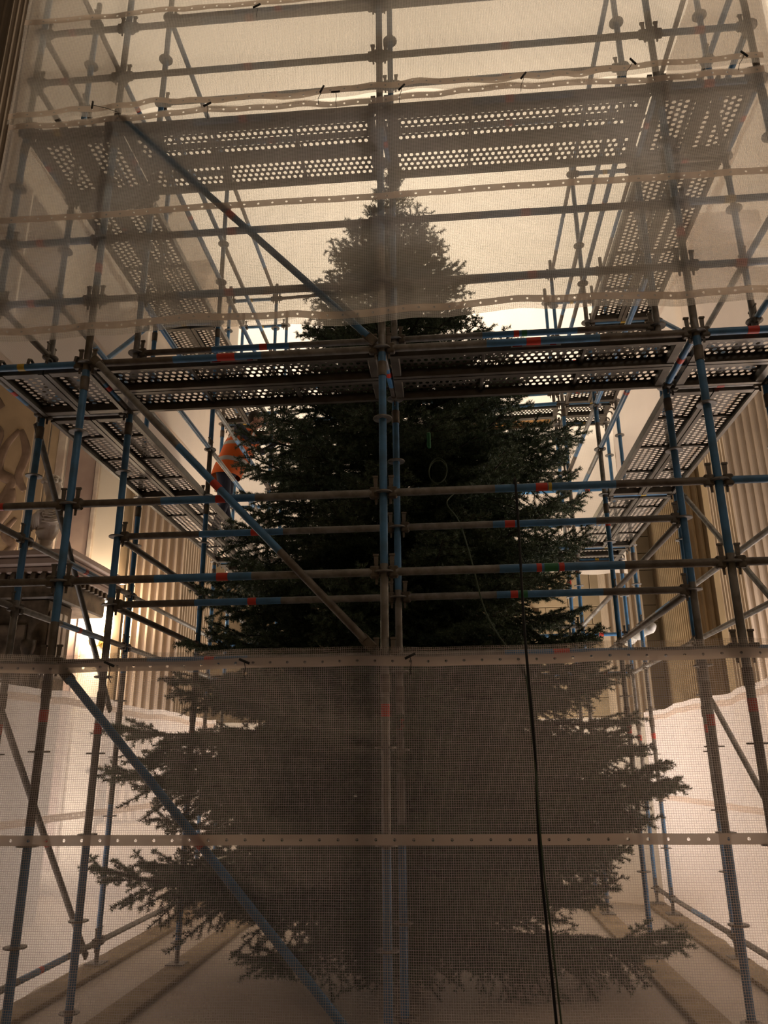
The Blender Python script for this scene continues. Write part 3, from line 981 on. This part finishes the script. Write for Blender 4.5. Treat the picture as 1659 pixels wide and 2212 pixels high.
def sheet(name, label, a, b, z0, z1, outn, strips, seed, m='sheet', amp=0.012, sag=0.03, du=0.05, group='sheeting panels', eyes=True):
    a, b = Vector(a), Vector(b)
    L = (b - a).length
    dirv = (b - a) / L
    outn = Vector(outn)
    nu = int(L / du)
    nvv = max(8, int((z1 - z0) / 0.06))

    def P(u, z, off=0.0):
        d, dz = sheet_pt(name, u, z, z0, z1, seed, amp, sag)
        p = a + dirv * u + outn * (d + off)
        return (p.x, p.y, z + dz)
    v, f, uv = [], [], []
    for j in range(nvv + 1):
        z = z0 + (z1 - z0) * j / nvv
        for i in range(nu + 1):
            u = L * i / nu
            v.append(P(u, z)); uv.append((u, z))
    for j in range(nvv):
        for i in range(nu):
            n = j * (nu + 1) + i
            f.append((n, n + 1, n + nu + 2, n + nu + 1))
    t = thing(name, label, 'sheeting', a, group=group)
    t.location = (a.x, a.y, 0)
    off = Vector((a.x, a.y, 0))
    me = mesh_from('film', [Vector(p) - off for p in v], f, m, None, True, uv)
    ob('film', me, t)
    for zs in strips:
        h = 0.027
        px = 0.1
        k = int(L / px)
        sv, sf, suv = [], [], []
        for i in range(k):
            u0 = i * px
            n = len(sv)
            # strip cell with an eyelet hole
            o8 = [(0, -1), (.5, -1), (1, -1), (1, 0), (1, 1), (.5, 1), (0, 1), (0, 0)]
            for a_, b_ in o8:
                sv.append(P(u0 + a_ * px, zs + b_ * h, 0.004)); suv.append((u0 + a_ * px, zs + b_ * h))
            for j in range(8):
                ang = 2 * PI * (j - 3) / 8
                uu, zz = u0 + px / 2 + 0.0085 * math.cos(ang), zs + 0.0085 * math.sin(ang)
                sv.append(P(uu, zz, 0.004)); suv.append((uu, zz))
            for j in range(8):
                j2 = (j + 1) % 8
                sf.append((n + j, n + j2, n + 8 + j2, n + 8 + j))
        ob('eyelet_strip', mesh_from('eyelet_strip', [Vector(p) - off for p in sv], sf, 'strip', None, True, suv), t)
    return t


NY = -0.084
sheet('lower_front_sheeting', 'translucent gridded sheeting hanging over the lower front, tree showing through', (-2.9, NY, 0), (2.9, NY, 0), 0.03, 2.245, (0, -1, 0), (2.165, 1.235, 0.33), 1.0, 'clear_sheet', amp=0.010, sag=0.018)
sheet('middle_front_sheeting', 'translucent front sheeting above the middle platform with wavy lower edge', (-2.80, NY, 0), (2.80, NY, 0), 4.365, 6.24, (0, -1, 0), (4.44, 5.345, 6.20), 3.3, amp=0.010, sag=0.03)
sheet('upper_front_sheeting', 'translucent front sheeting at the top of the picture above the upper platform', (-2.80, NY - 0.02, 0), (2.80, NY - 0.02, 0), 6.22, 8.2, (0, -1, 0), (6.29, 7.215), 5.1, amp=0.018, sag=0.03)
for side, x, Y, nrm in (('left', -2.79, YL, (-1, 0, 0)), ('right', 2.79, YR, (1, 0, 0))):
    yb = Y[4] + 0.06
    sheet('lower_side_sheeting', '%s side sheeting round the lower level, pale and floor to waist high' % side, (x, -0.06, 0), (x, yb, 0), 0.03, 2.2, nrm, (2.12, 1.23), 7.7 if side == 'left' else 8.8, 'side_sheet', 0.012, 0.03, 0.08)
    sheet('middle_side_sheeting', '%s side sheeting above the middle platform' % side, (x, -0.06, 0), (x, yb, 0), 4.36, 6.3, nrm, (4.46, 5.35), 9.7 if side == 'left' else 10.8, 'side_sheet', 0.014, 0.03, 0.08)
    sheet('upper_side_sheeting', '%s side sheeting above the upper platform' % side, (x, -0.06, 0), (x, yb, 0), 6.22, 8.35, nrm, (), 11.7 if side == 'left' else 12.8, 'side_sheet', 0.014, 0.03, 0.08)
b0, b1 = (-2.80, 6.12, 0), (2.80, 5.90, 0)
sheet('lower_back_sheeting', 'back sheeting round the lower level behind the trunk', b0, b1, 0.03, 2.15, (0, 1, 0), (), 13.1, 'side_sheet', 0.012, 0.03, 0.08)
sheet('middle_back_sheeting', 'back sheeting behind the tree above the middle platform', b0, b1, 4.05, 6.3, (0, 1, 0), (4.15,), 14.1, 'side_sheet', 0.02, 0.04, 0.08)
sheet('upper_back_sheeting', 'back sheeting behind the tree top', b0, b1, 6.22, 8.35, (0, 1, 0), (), 15.1, 'side_sheet', 0.02, 0.04, 0.08)
# rolled-up sheet tied on the right outer rail
rp = [(2.80 + 0.01 * math.sin(i), 5.0 + 0.14 * i, 3.16 - 0.015 * math.sin(i * 0.6)) for i in range(11)]
o = ob('rolled_sheeting', MB().tube(rp, [0.05 + 0.012 * math.sin(i * 1.7) for i in range(11)], 12).mesh('rolled_sheeting', 'white', True))
tag(o, 'white rolled-up sheeting tied along a rail at the rear right', 'sheeting')

# black toggle ties
tog_me = MB().tube([(-0.032, 0, 0), (0.032, 0, 0)], 0.0075, 8).mesh('toggle_bar', 'black', True)
for k, (x, z, a, dx, nm) in enumerate(((-2.14, 6.31, 1.55, 0.20, 'far left post of the upper strip'), (-1.26, 6.23, 0.5, 0.0, 'upper left bay by the diagonal brace'), (-0.41, 6.29, 1.15, -0.03, 'upper strip, left one of a pair near the centre'),
                                    (-0.31, 6.255, 0.0, 0.0, 'upper strip, right one of a pair near the centre'), (0.17, 6.25, 0.85, -0.02, 'upper strip just right of the centre post'), (1.04, 6.27, 0.95, -0.02, 'upper strip in the middle of the right bay'),
                                    (1.81, 6.32, -1.0, -0.05, 'upper strip left of the right post'), (2.57, 6.31, -0.9, -0.04, 'upper strip near the far right post'), (-0.93, 7.16, 0.5, 0.0, 'topmost strip of the left bay'),
                                    (-1.58, 2.175, -0.4, 0.0, 'lower sheeting strip at far left'), (-0.79, 2.175, -0.4, 0.0, 'lower sheeting strip halfway to the centre'), (0.15, 2.185, 0.45, 0.0, 'lower sheeting strip right of the centre post'))):
    t = thing('toggle_tie', 'black toggle tie on the ' + nm, 'tie', (x, NY - 0.04, z), group='black toggle ties')
    ob('toggle_bar', tog_me, t, (0, 0, 0), (0, -a, 0), (1, 1, 1))
    ob('elastic_loop', MB().tube([(0, 0, 0), (dx * 0.5 + 0.006, 0.005, -0.035), (dx, 0.012, -0.075), (dx, 0.045, -0.10)], 0.0022, 6).mesh('elastic_loop', 'black', True), t)

# ------------------------------------------------------------------ fir tree


def branch_mesh(L, seed, dens=700):
    """one fir bough along +X: axis, side twigs, shoots, needles"""
    r = random.Random(seed)
    segs = []      # (p0, p1, radius0, needled)

    def curve(p, d, length, step, droop, lift):
        pts = [Vector(p)]
        d = Vector(d).normalized()
        n = max(2, int(length / step))
        for i in range(n):
            t = i / n
            d = (d + Vector((r.uniform(-.05, .05), r.uniform(-.05, .05), -droop + lift * t))).normalized()
            pts.append(pts[-1] + d * (length / n))
        return pts
    axis = curve((0, 0, 0), (1, 0, 0.10), L, 0.08, 0.035, 0.075)
    na = len(axis)
    for i in range(na - 1):
        segs.append((axis[i], axis[i + 1], 0.016 * L * (1 - i / na) + 0.003, i / na > 0.45))
    k = 0
    dist = 0.12 * L
    while dist < L * 0.99:
        t = dist / L
        i = min(na - 2, int(t * (na - 1)))
        p = axis[i].lerp(axis[i + 1], t * (na - 1) - i)
        ad = (axis[i + 1] - axis[i]).normalized()
        for s in (-1, 1):
            l2 = (0.13 + 0.42 * L * (1 - t) ** 0.8 * min(1, t * 3.0)) * r.uniform(0.75, 1.1)
            side = Vector((-ad.y, ad.x, 0)) * s
            ang = r.uniform(0.75, 1.0)
            d = ad * math.cos(ang) + side * math.sin(ang) + Vector((0, 0, r.uniform(-.45, .35)))
            tw = curve(p, d, l2, 0.06, 0.05, 0.06)
            nt = len(tw)
            for j in range(nt - 1):
                segs.append((tw[j], tw[j + 1], 0.004, True))
            # shoots
            q = 0.05
            while q < l2 * 0.95:
                tt = q / l2
                jj = min(nt - 2, int(tt * (nt - 1)))
                pp = tw[jj].lerp(tw[jj + 1], tt * (nt - 1) - jj)
                td = (tw[jj + 1] - tw[jj]).normalized()
                for s2 in (-1, 1):
                    if r.random() < 0.2:
                        continue
                    l3 = (0.05 + 0.34 * l2 * (1 - tt)) * r.uniform(0.6, 1.1)
                    sd = Vector((-td.y, td.x, 0)) * s2
                    d3 = (td * 0.65 + sd * 0.75 + Vector((0, 0, r.uniform(-.7, .35)))).normalized()
                    e = pp + d3 * l3 * 0.55
                    e2 = e + (d3 + Vector((0, 0, -0.15))).normalized() * l3 * 0.45
                    segs.append((pp, e, 0.0025, True)); segs.append((e, e2, 0.002, True))
                q += 0.088
            k += 1
        dist += 0.085 * r.uniform(0.85, 1.2)
    # upright spurs from the axis
    # wood
    mb = MB()
    mb.tube(axis, [0.016 * L * (1 - i / na) + 0.003 for i in range(na)], 6)
    for (a, b, rad, nd) in segs[na - 1:]:
        if rad >= 0.004:
            mb.tube([a, b], rad, 3, 0, False)
    # needles
    A = np.array([s[0] for s in segs if s[3]]); B = np.array([s[1] for s in segs if s[3]])
    ln = np.linalg.norm(B - A, axis=1)
    cnt = np.maximum(2, (ln * dens).astype(int))
    idx = np.repeat(np.arange(len(A)), cnt)
    g = np.random.default_rng(seed)
    N = len(idx)
    tt = g.random(N)[:, None]
    D = ((B - A) / ln[:, None])[idx]
    P = A[idx] * (1 - tt) + B[idx] * tt
    # random perpendicular direction, biased upward and sideways
    rd = g.normal(size=(N, 3)) + np.array([0, 0, 0.5])
    rd -= D * (rd * D).sum(1)[:, None]
    rd /= np.linalg.norm(rd, axis=1)[:, None] + 1e-9
    nd = D * 0.52 + rd * 0.85
    nl = 0.025 + 0.010 * g.random(N)[:, None]
    wv = np.cross(nd, g.normal(size=(N, 3)))
    wv /= np.linalg.norm(wv, axis=1)[:, None] + 1e-9
    hw = 0.0026
    V = np.empty((N, 3, 3))
    V[:, 0] = P + wv * hw
    V[:, 1] = P - wv * hw
    V[:, 2] = P + nd * nl
    nv = len(mb.v)
    me = bpy.data.meshes.new('branch')
    allv = np.concatenate([np.array(mb.v), V.reshape(-1, 3)])
    nf = np.arange(N * 3).reshape(-1, 3) + nv
    me.from_pydata(allv.tolist(), [], [tuple(q) for q in mb.f] + nf.tolist())
    me.materials.append(MT['bark']); me.materials.append(MT['needle'])
    me.polygons.foreach_set('material_index', [0] * len(mb.f) + [1] * N)
    me.update()
    return me


SIZES = (0.45, 0.85, 1.3, 1.75, 2.2)
BM = {s: [branch_mesh(s, int(s * 100) + k) for k in range(3 if s > 0.5 else 2)] for s in SIZES}
TX, TY = -0.12, 2.75
tree = thing('fir_tree', 'tall dark green fir tree standing inside the scaffold', 'tree', (TX, TY, 0))
TOPZ = 7.85
ob('trunk', MB().tube([(0, 0, 0), (0, 0, 0.3), (0.01, 0.0, 2.5), (0, 0.01, 5), (0, 0, TOPZ - 0.1)], [0.17, 0.14, 0.105, 0.06, 0.008], 14).mesh('trunk', 'bark', True), tree)
# stand
ob('stand', MB().lathe([(0.26, 0), (0.26, 0.03), (0.21, 0.06), (0.23, 0.34), (0.21, 0.35)], 24).mesh('stand', 'black', True), tree)
PROF = [(0.2, 1.0), (0.55, 1.55), (0.75, 1.9), (1.0, 2.15), (1.6, 2.3), (2.1, 2.1), (2.6, 1.85), (3.1, 1.85), (4.0, 1.72), (4.45, 1.70), (4.95, 1.58), (5.4, 1.35), (5.85, 1.02), (6.35, 0.86), (6.8, 0.68), (7.5, 0.28), (7.9, 0.08)]


def radius(z):
    for (z0, r0), (z1, r1) in zip(PROF, PROF[1:]):
        if z0 <= z <= z1:
            return r0 + (r1 - r0) * (z - z0) / (z1 - z0)
    return 0.1


def bough(z, az, L, elev, seed=0, roll=0.0):
    """z: height where the bough leaves the trunk"""
    s = min(SIZES, key=lambda q: abs(q - L))
    me = random.choice(BM[s])
    sc = L / s
    o = bpy.data.objects.new('branch', me)
    link(o, tree)
    o.location = (0.03 * math.cos(az), 0.03 * math.sin(az), z)
    o.rotation_euler = (Matrix.Rotation(az, 3, 'Z') @ Matrix.Rotation(-elev, 3, 'Y') @ Matrix.Rotation(roll, 3, 'X')).to_euler()
    o.scale = (sc, sc, sc)


z = 0.40
az = 0.0
while z < TOPZ - 0.1:
    f = z / TOPZ
    n = 8 if z < 4.6 else 6
    if z > 7.0:
        n = 4
    for i in range(n):
        az += 2 * PI / n + random.uniform(-.2, .2)
        elev = 0.10 + 0.55 * max(0, f - 0.45) / 0.55 + random.uniform(-.10, .10)
        if z < 1.7:
            elev = 0.17 + random.uniform(-.10, .10)
        tipz = z + radius(z) * math.sin(elev)
        L = max(0.18, radius(min(tipz, 7.85)) / max(0.5, math.cos(elev))) * random.uniform(0.86, 1.05)
        if 3.6 < z < 5.2 and math.cos(az) < -0.4:
            L *= 0.94
        bough(z + random.uniform(-.06, .06), az, L, elev, roll=random.uniform(-.25, .25))
    az += 0.55
    z += 0.20 if z < 5.5 else 0.17
for k in range(4):
    bough(TOPZ - 0.12, k * 1.6, 0.3, 1.2)
# long boughs that stick out of the outline
for zz, a, L, e in ((0.50, PI + 0.12, 2.60, 0.17), (1.35, PI + 0.1, 2.65, 0.16), (1.85, PI + 0.25, 2.6, 0.10), (0.22, -0.18, 2.25, 0.14), (0.28, -0.30, 2.2, 0.10), (4.3, -0.1, 1.85, 0.2), (4.6, 0.1, 1.8, 0.15), (1.10, 0.0, 2.35, 0.28), (1.30, -0.12, 2.3, 0.12), (1.75, 0.1, 2.2, 0.05), (0.3, -0.9, 1.7, 0.06), (0.3, -1.5, 1.6, 0.05), (0.3, -2.1, 1.7, 0.06),
                     (2.45, PI + 0.02, 2.15, 0.05), (2.3, -0.35, 1.9, 0.1), (3.2, 0.1, 1.75, 0.22), (4.0, 0.0, 1.75, 0.30)):
    bough(zz, a, L, e)

# work light on the back platform behind the tree
wl = thing('work_light', 'glaring flood lamp on the back platform, glinting through the tree', 'work light', (1.05, 5.42, DECK1 + 0.032), (0, 0, 0.15))
ob('housing', MB().box((-0.14, -0.02, 0.30), (0.14, 0.08, 0.52), bev=0.015).mesh('housing', 'black'), wl)
ob('lens', MB().box((-0.125, -0.024, 0.315), (0.125, -0.018, 0.505)).mesh('lens', 'bulb'), wl)
ob('stand', MB().tube([(-0.16, -0.12, 0.012), (-0.16, 0.03, 0.012), (-0.16, 0.03, 0.42), (0.16, 0.03, 0.42), (0.16, 0.03, 0.012), (0.16, -0.12, 0.012)], 0.012, 8).mesh('stand', 'black'), wl)
l = bpy.data.lights.new('work_light_beam', 'AREA')
l.energy = 120
l.color = (1.0, 0.88, 0.70)
l.shape = 'RECTANGLE'; l.size = 0.25; l.size_y = 0.19
lo = bpy.data.objects.new('work_light_beam', l)
link(lo, wl)
lo.location = (0, -0.03, 0.41)
lo.rotation_euler = (math.radians(100), 0, 0)

# cable of a light string looped through the tree
cb = thing('light_string_cable', 'thin green light string cable trailing down the tree front to the sheeting', 'cable', (0.75, 0.3, 2.25))
pts = [(-0.30, 0.9, 1.35), (-0.36, 0.75, 1.22), (-0.28, 0.5, 1.0), (-0.22, 0.25, 0.68), (-0.14, 0.22, 0.30), (-0.02, 0.12, 0.05), (0.03, -0.31, -0.05), (0.045, -0.455, -0.55), (0.05, -0.47, -1.05), (0.075, -0.475, -1.55), (0.105, -0.485, -2.23)]
o_, _ = swag(pts, 1)
ob('cable', MB().tube(o_, 0.005, 8).mesh('cable', 'cable', True), cb)
lp = [(-0.42 + 0.07 * math.cos(t), 0.85 + 0.03 * math.sin(t * 0.7), 1.52 + 0.10 * math.sin(t)) for t in np.linspace(0, 11, 40)]
ob('loop', MB().tube(lp, 0.005, 6).mesh('loop', 'cable', True), cb)
ob('plug', MB().box((-0.495, 0.70, 1.66), (-0.465, 0.73, 1.79), bev=0.008).mesh('plug', 'green'), cb)

# black rope doubled over the waist rail
rp = thing('black_rope', 'black rope looped over the front rail and hanging down before the sheeting', 'rope', (0.80, -0.03, 3.2))
for k, pts in enumerate(([(0.0, 0.028, 0.012), (0.0, 0.0, 0.032), (0.0, -0.035, 0.01), (0.0, -0.045, -0.3), (-0.008, -0.08, -0.9), (0.0, -0.13, -1.5), (-0.01, -0.135, -2.0), (0.005, -0.14, -2.5), (0.03, -0.15, -3.18)],)):
    o_, _ = swag(pts, 1)
    ob('strand', MB().tube(o_, 0.0075, 8).mesh('strand', 'rope', True), rp)

# ------------------------------------------------------------------ worker in the orange vest on the left walkway
wk = thing('person', 'worker in an orange high-visibility vest and navy sleeves leaning into the tree', 'person', (-2.36, 4.45, DECK1 + 0.03))
b = MB()
hip, chest, neck = Vector((0, 0, 0.93)), Vector((0.16, 0.02, 1.28)), Vector((0.27, 0.03, 1.46))
for s in (-1, 1):
    hp = Vector((0.0, 0.10 * s, 0.90)); kn = Vector((0.05 if s < 0 else -0.02, 0.12 * s, 0.48)); an = Vector((0.0 + 0.08 * s, 0.12 * s, 0.08))
    b.tube([hp, hp.lerp(kn, .5), kn, kn.lerp(an, .4), an], [0.095, 0.088, 0.062, 0.06, 0.042], 12, 1)
    b.tube([an + Vector((-0.07, 0, -0.035)), an + Vector((0.05, 0, -0.035)), an + Vector((0.19, 0, -0.05))], [0.045, 0.05, 0.035], 10, 1)
b.sphere(hip, (0.13, 0.175, 0.14), 1)
b.tube([hip, hip.lerp(chest, .5), chest, neck - Vector((0.02, 0, 0.05))], [0.155, 0.15, 0.165, 0.10], 14, 0)
b.sphere(chest + Vector((0.02, 0, 0.06)), (0.13, 0.21, 0.14), 0)
for s in (-1, 1):
    sh = Vector((0.21, 0.20 * s, 1.40)); el = Vector((0.40, 0.25 * s, 1.20 if s < 0 else 1.26)); wr = Vector((0.62, 0.16 * s, 1.28 if s < 0 else 1.36))
    b.sphere(sh, 0.075, 0)
    b.tube([sh, sh.lerp(el, .5), el, wr], [0.065, 0.058, 0.045, 0.033], 12, 0)
body_me = b.mesh('body', ['navy', 'greycloth'])
o = ob('body', body_me, wk)
rm = o.modifiers.new('blend', 'REMESH'); rm.mode = 'VOXEL'; rm.voxel_size = 0.018; rm.use_smooth_shade = True
sm_ = o.modifiers.new('soft', 'SMOOTH'); sm_.iterations = 5
# head with face
hd = MB()
hc = Vector((0.36, 0.03, 1.62))
hd.sphere(hc, (0.095, 0.078, 0.12), 0, 18, 12)
hd.tube([neck - Vector((0.02, 0, 0.06)), hc - Vector((0.02, 0, 0.06))], [0.06, 0.055], 12, 0)
hd.sphere(hc + Vector((0.095, 0, -0.01)), (0.022, 0.016, 0.028), 0, 10, 6)
for s in (-1, 1):
    hd.sphere(hc + Vector((0.0, 0.078 * s, -0.01)), (0.022, 0.012, 0.034), 0, 10, 6)
    hd.sphere(hc + Vector((0.083, 0.032 * s, 0.015)), (0.012, 0.014, 0.009), 1, 8, 5)
hd.sphere(hc + Vector((0.085, 0, -0.06)), (0.012, 0.026, 0.007), 2, 8, 5)
ob('head', hd.mesh('head', ['skin', 'hair', 'red_wall'], True), wk)
ob('hair', MB().sphere(hc + Vector((-0.018, 0, 0.025)), (0.098, 0.086, 0.112), 0, 16, 10).mesh('hair', 'hair', True), wk)
for s in (-1, 1):
    wr = Vector((0.62, 0.16 * s, 1.28 if s < 0 else 1.36))
    h = MB()
    h.sphere(wr + Vector((0.05, 0, 0)), (0.05, 0.038, 0.02), 0, 12, 8)
    for kf in range(4):
        yy = (kf - 1.5) * 0.018
        lf = (0.060, 0.072, 0.076, 0.062)[kf]
        h.tube([wr + Vector((0.085, yy, 0)), wr + Vector((0.085 + lf * .5, yy * 1.1, -0.004)), wr + Vector((0.085 + lf * .85, yy * 1.1, -0.030))], [0.009, 0.008, 0.006], 8, 0)
    h.tube([wr + Vector((0.03, -0.035 * s, 0)), wr + Vector((0.06, -0.058 * s, -0.012)), wr + Vector((0.095, -0.058 * s, -0.025))], [0.011, 0.009, 0.007], 8, 0)
    ob('hand', h.mesh('hand', 'skin', True), wk)
# vest: shell round the torso with two reflective bands
vv, vf, vm = [], [], []
rings = []
for k in range(15):
    t = k / 14
    if t < 0.55:
        c = hip.lerp(chest, t / 0.55)
    else:
        c = chest.lerp(neck, (t - 0.55) / 0.45)
    c = c + Vector((0, 0, -0.10 * (1 - t)))
    rx = 0.185 + 0.01 * math.sin(t * 3) - max(0, t - 0.75) * 0.30
    ry = 0.215 + 0.035 * math.sin(t * PI * 0.8) - max(0, t - 0.75) * 0.42
    rings.append((c, rx, ry))
    for j in range(24):
        a = 2 * PI * j / 24
        wob = 1 + 0.02 * math.sin(5 * a + k)
        vv.append((c.x + rx * wob * math.cos(a), c.y + ry * wob * math.sin(a), c.z + 0.10 * t * math.cos(a) * -0.4))
for k in range(14):
    for j in range(24):
        j2 = (j + 1) % 24
        vf.append((k * 24 + j, k * 24 + j2, (k + 1) * 24 + j2, (k + 1) * 24 + j))
        vm.append(1 if k in (3, 7) or (k > 8 and j in (3, 9, 15, 21)) else 0)
ob('vest', mesh_from('vest', vv, vf, ['orange', 'reflect'], vm, True), wk)
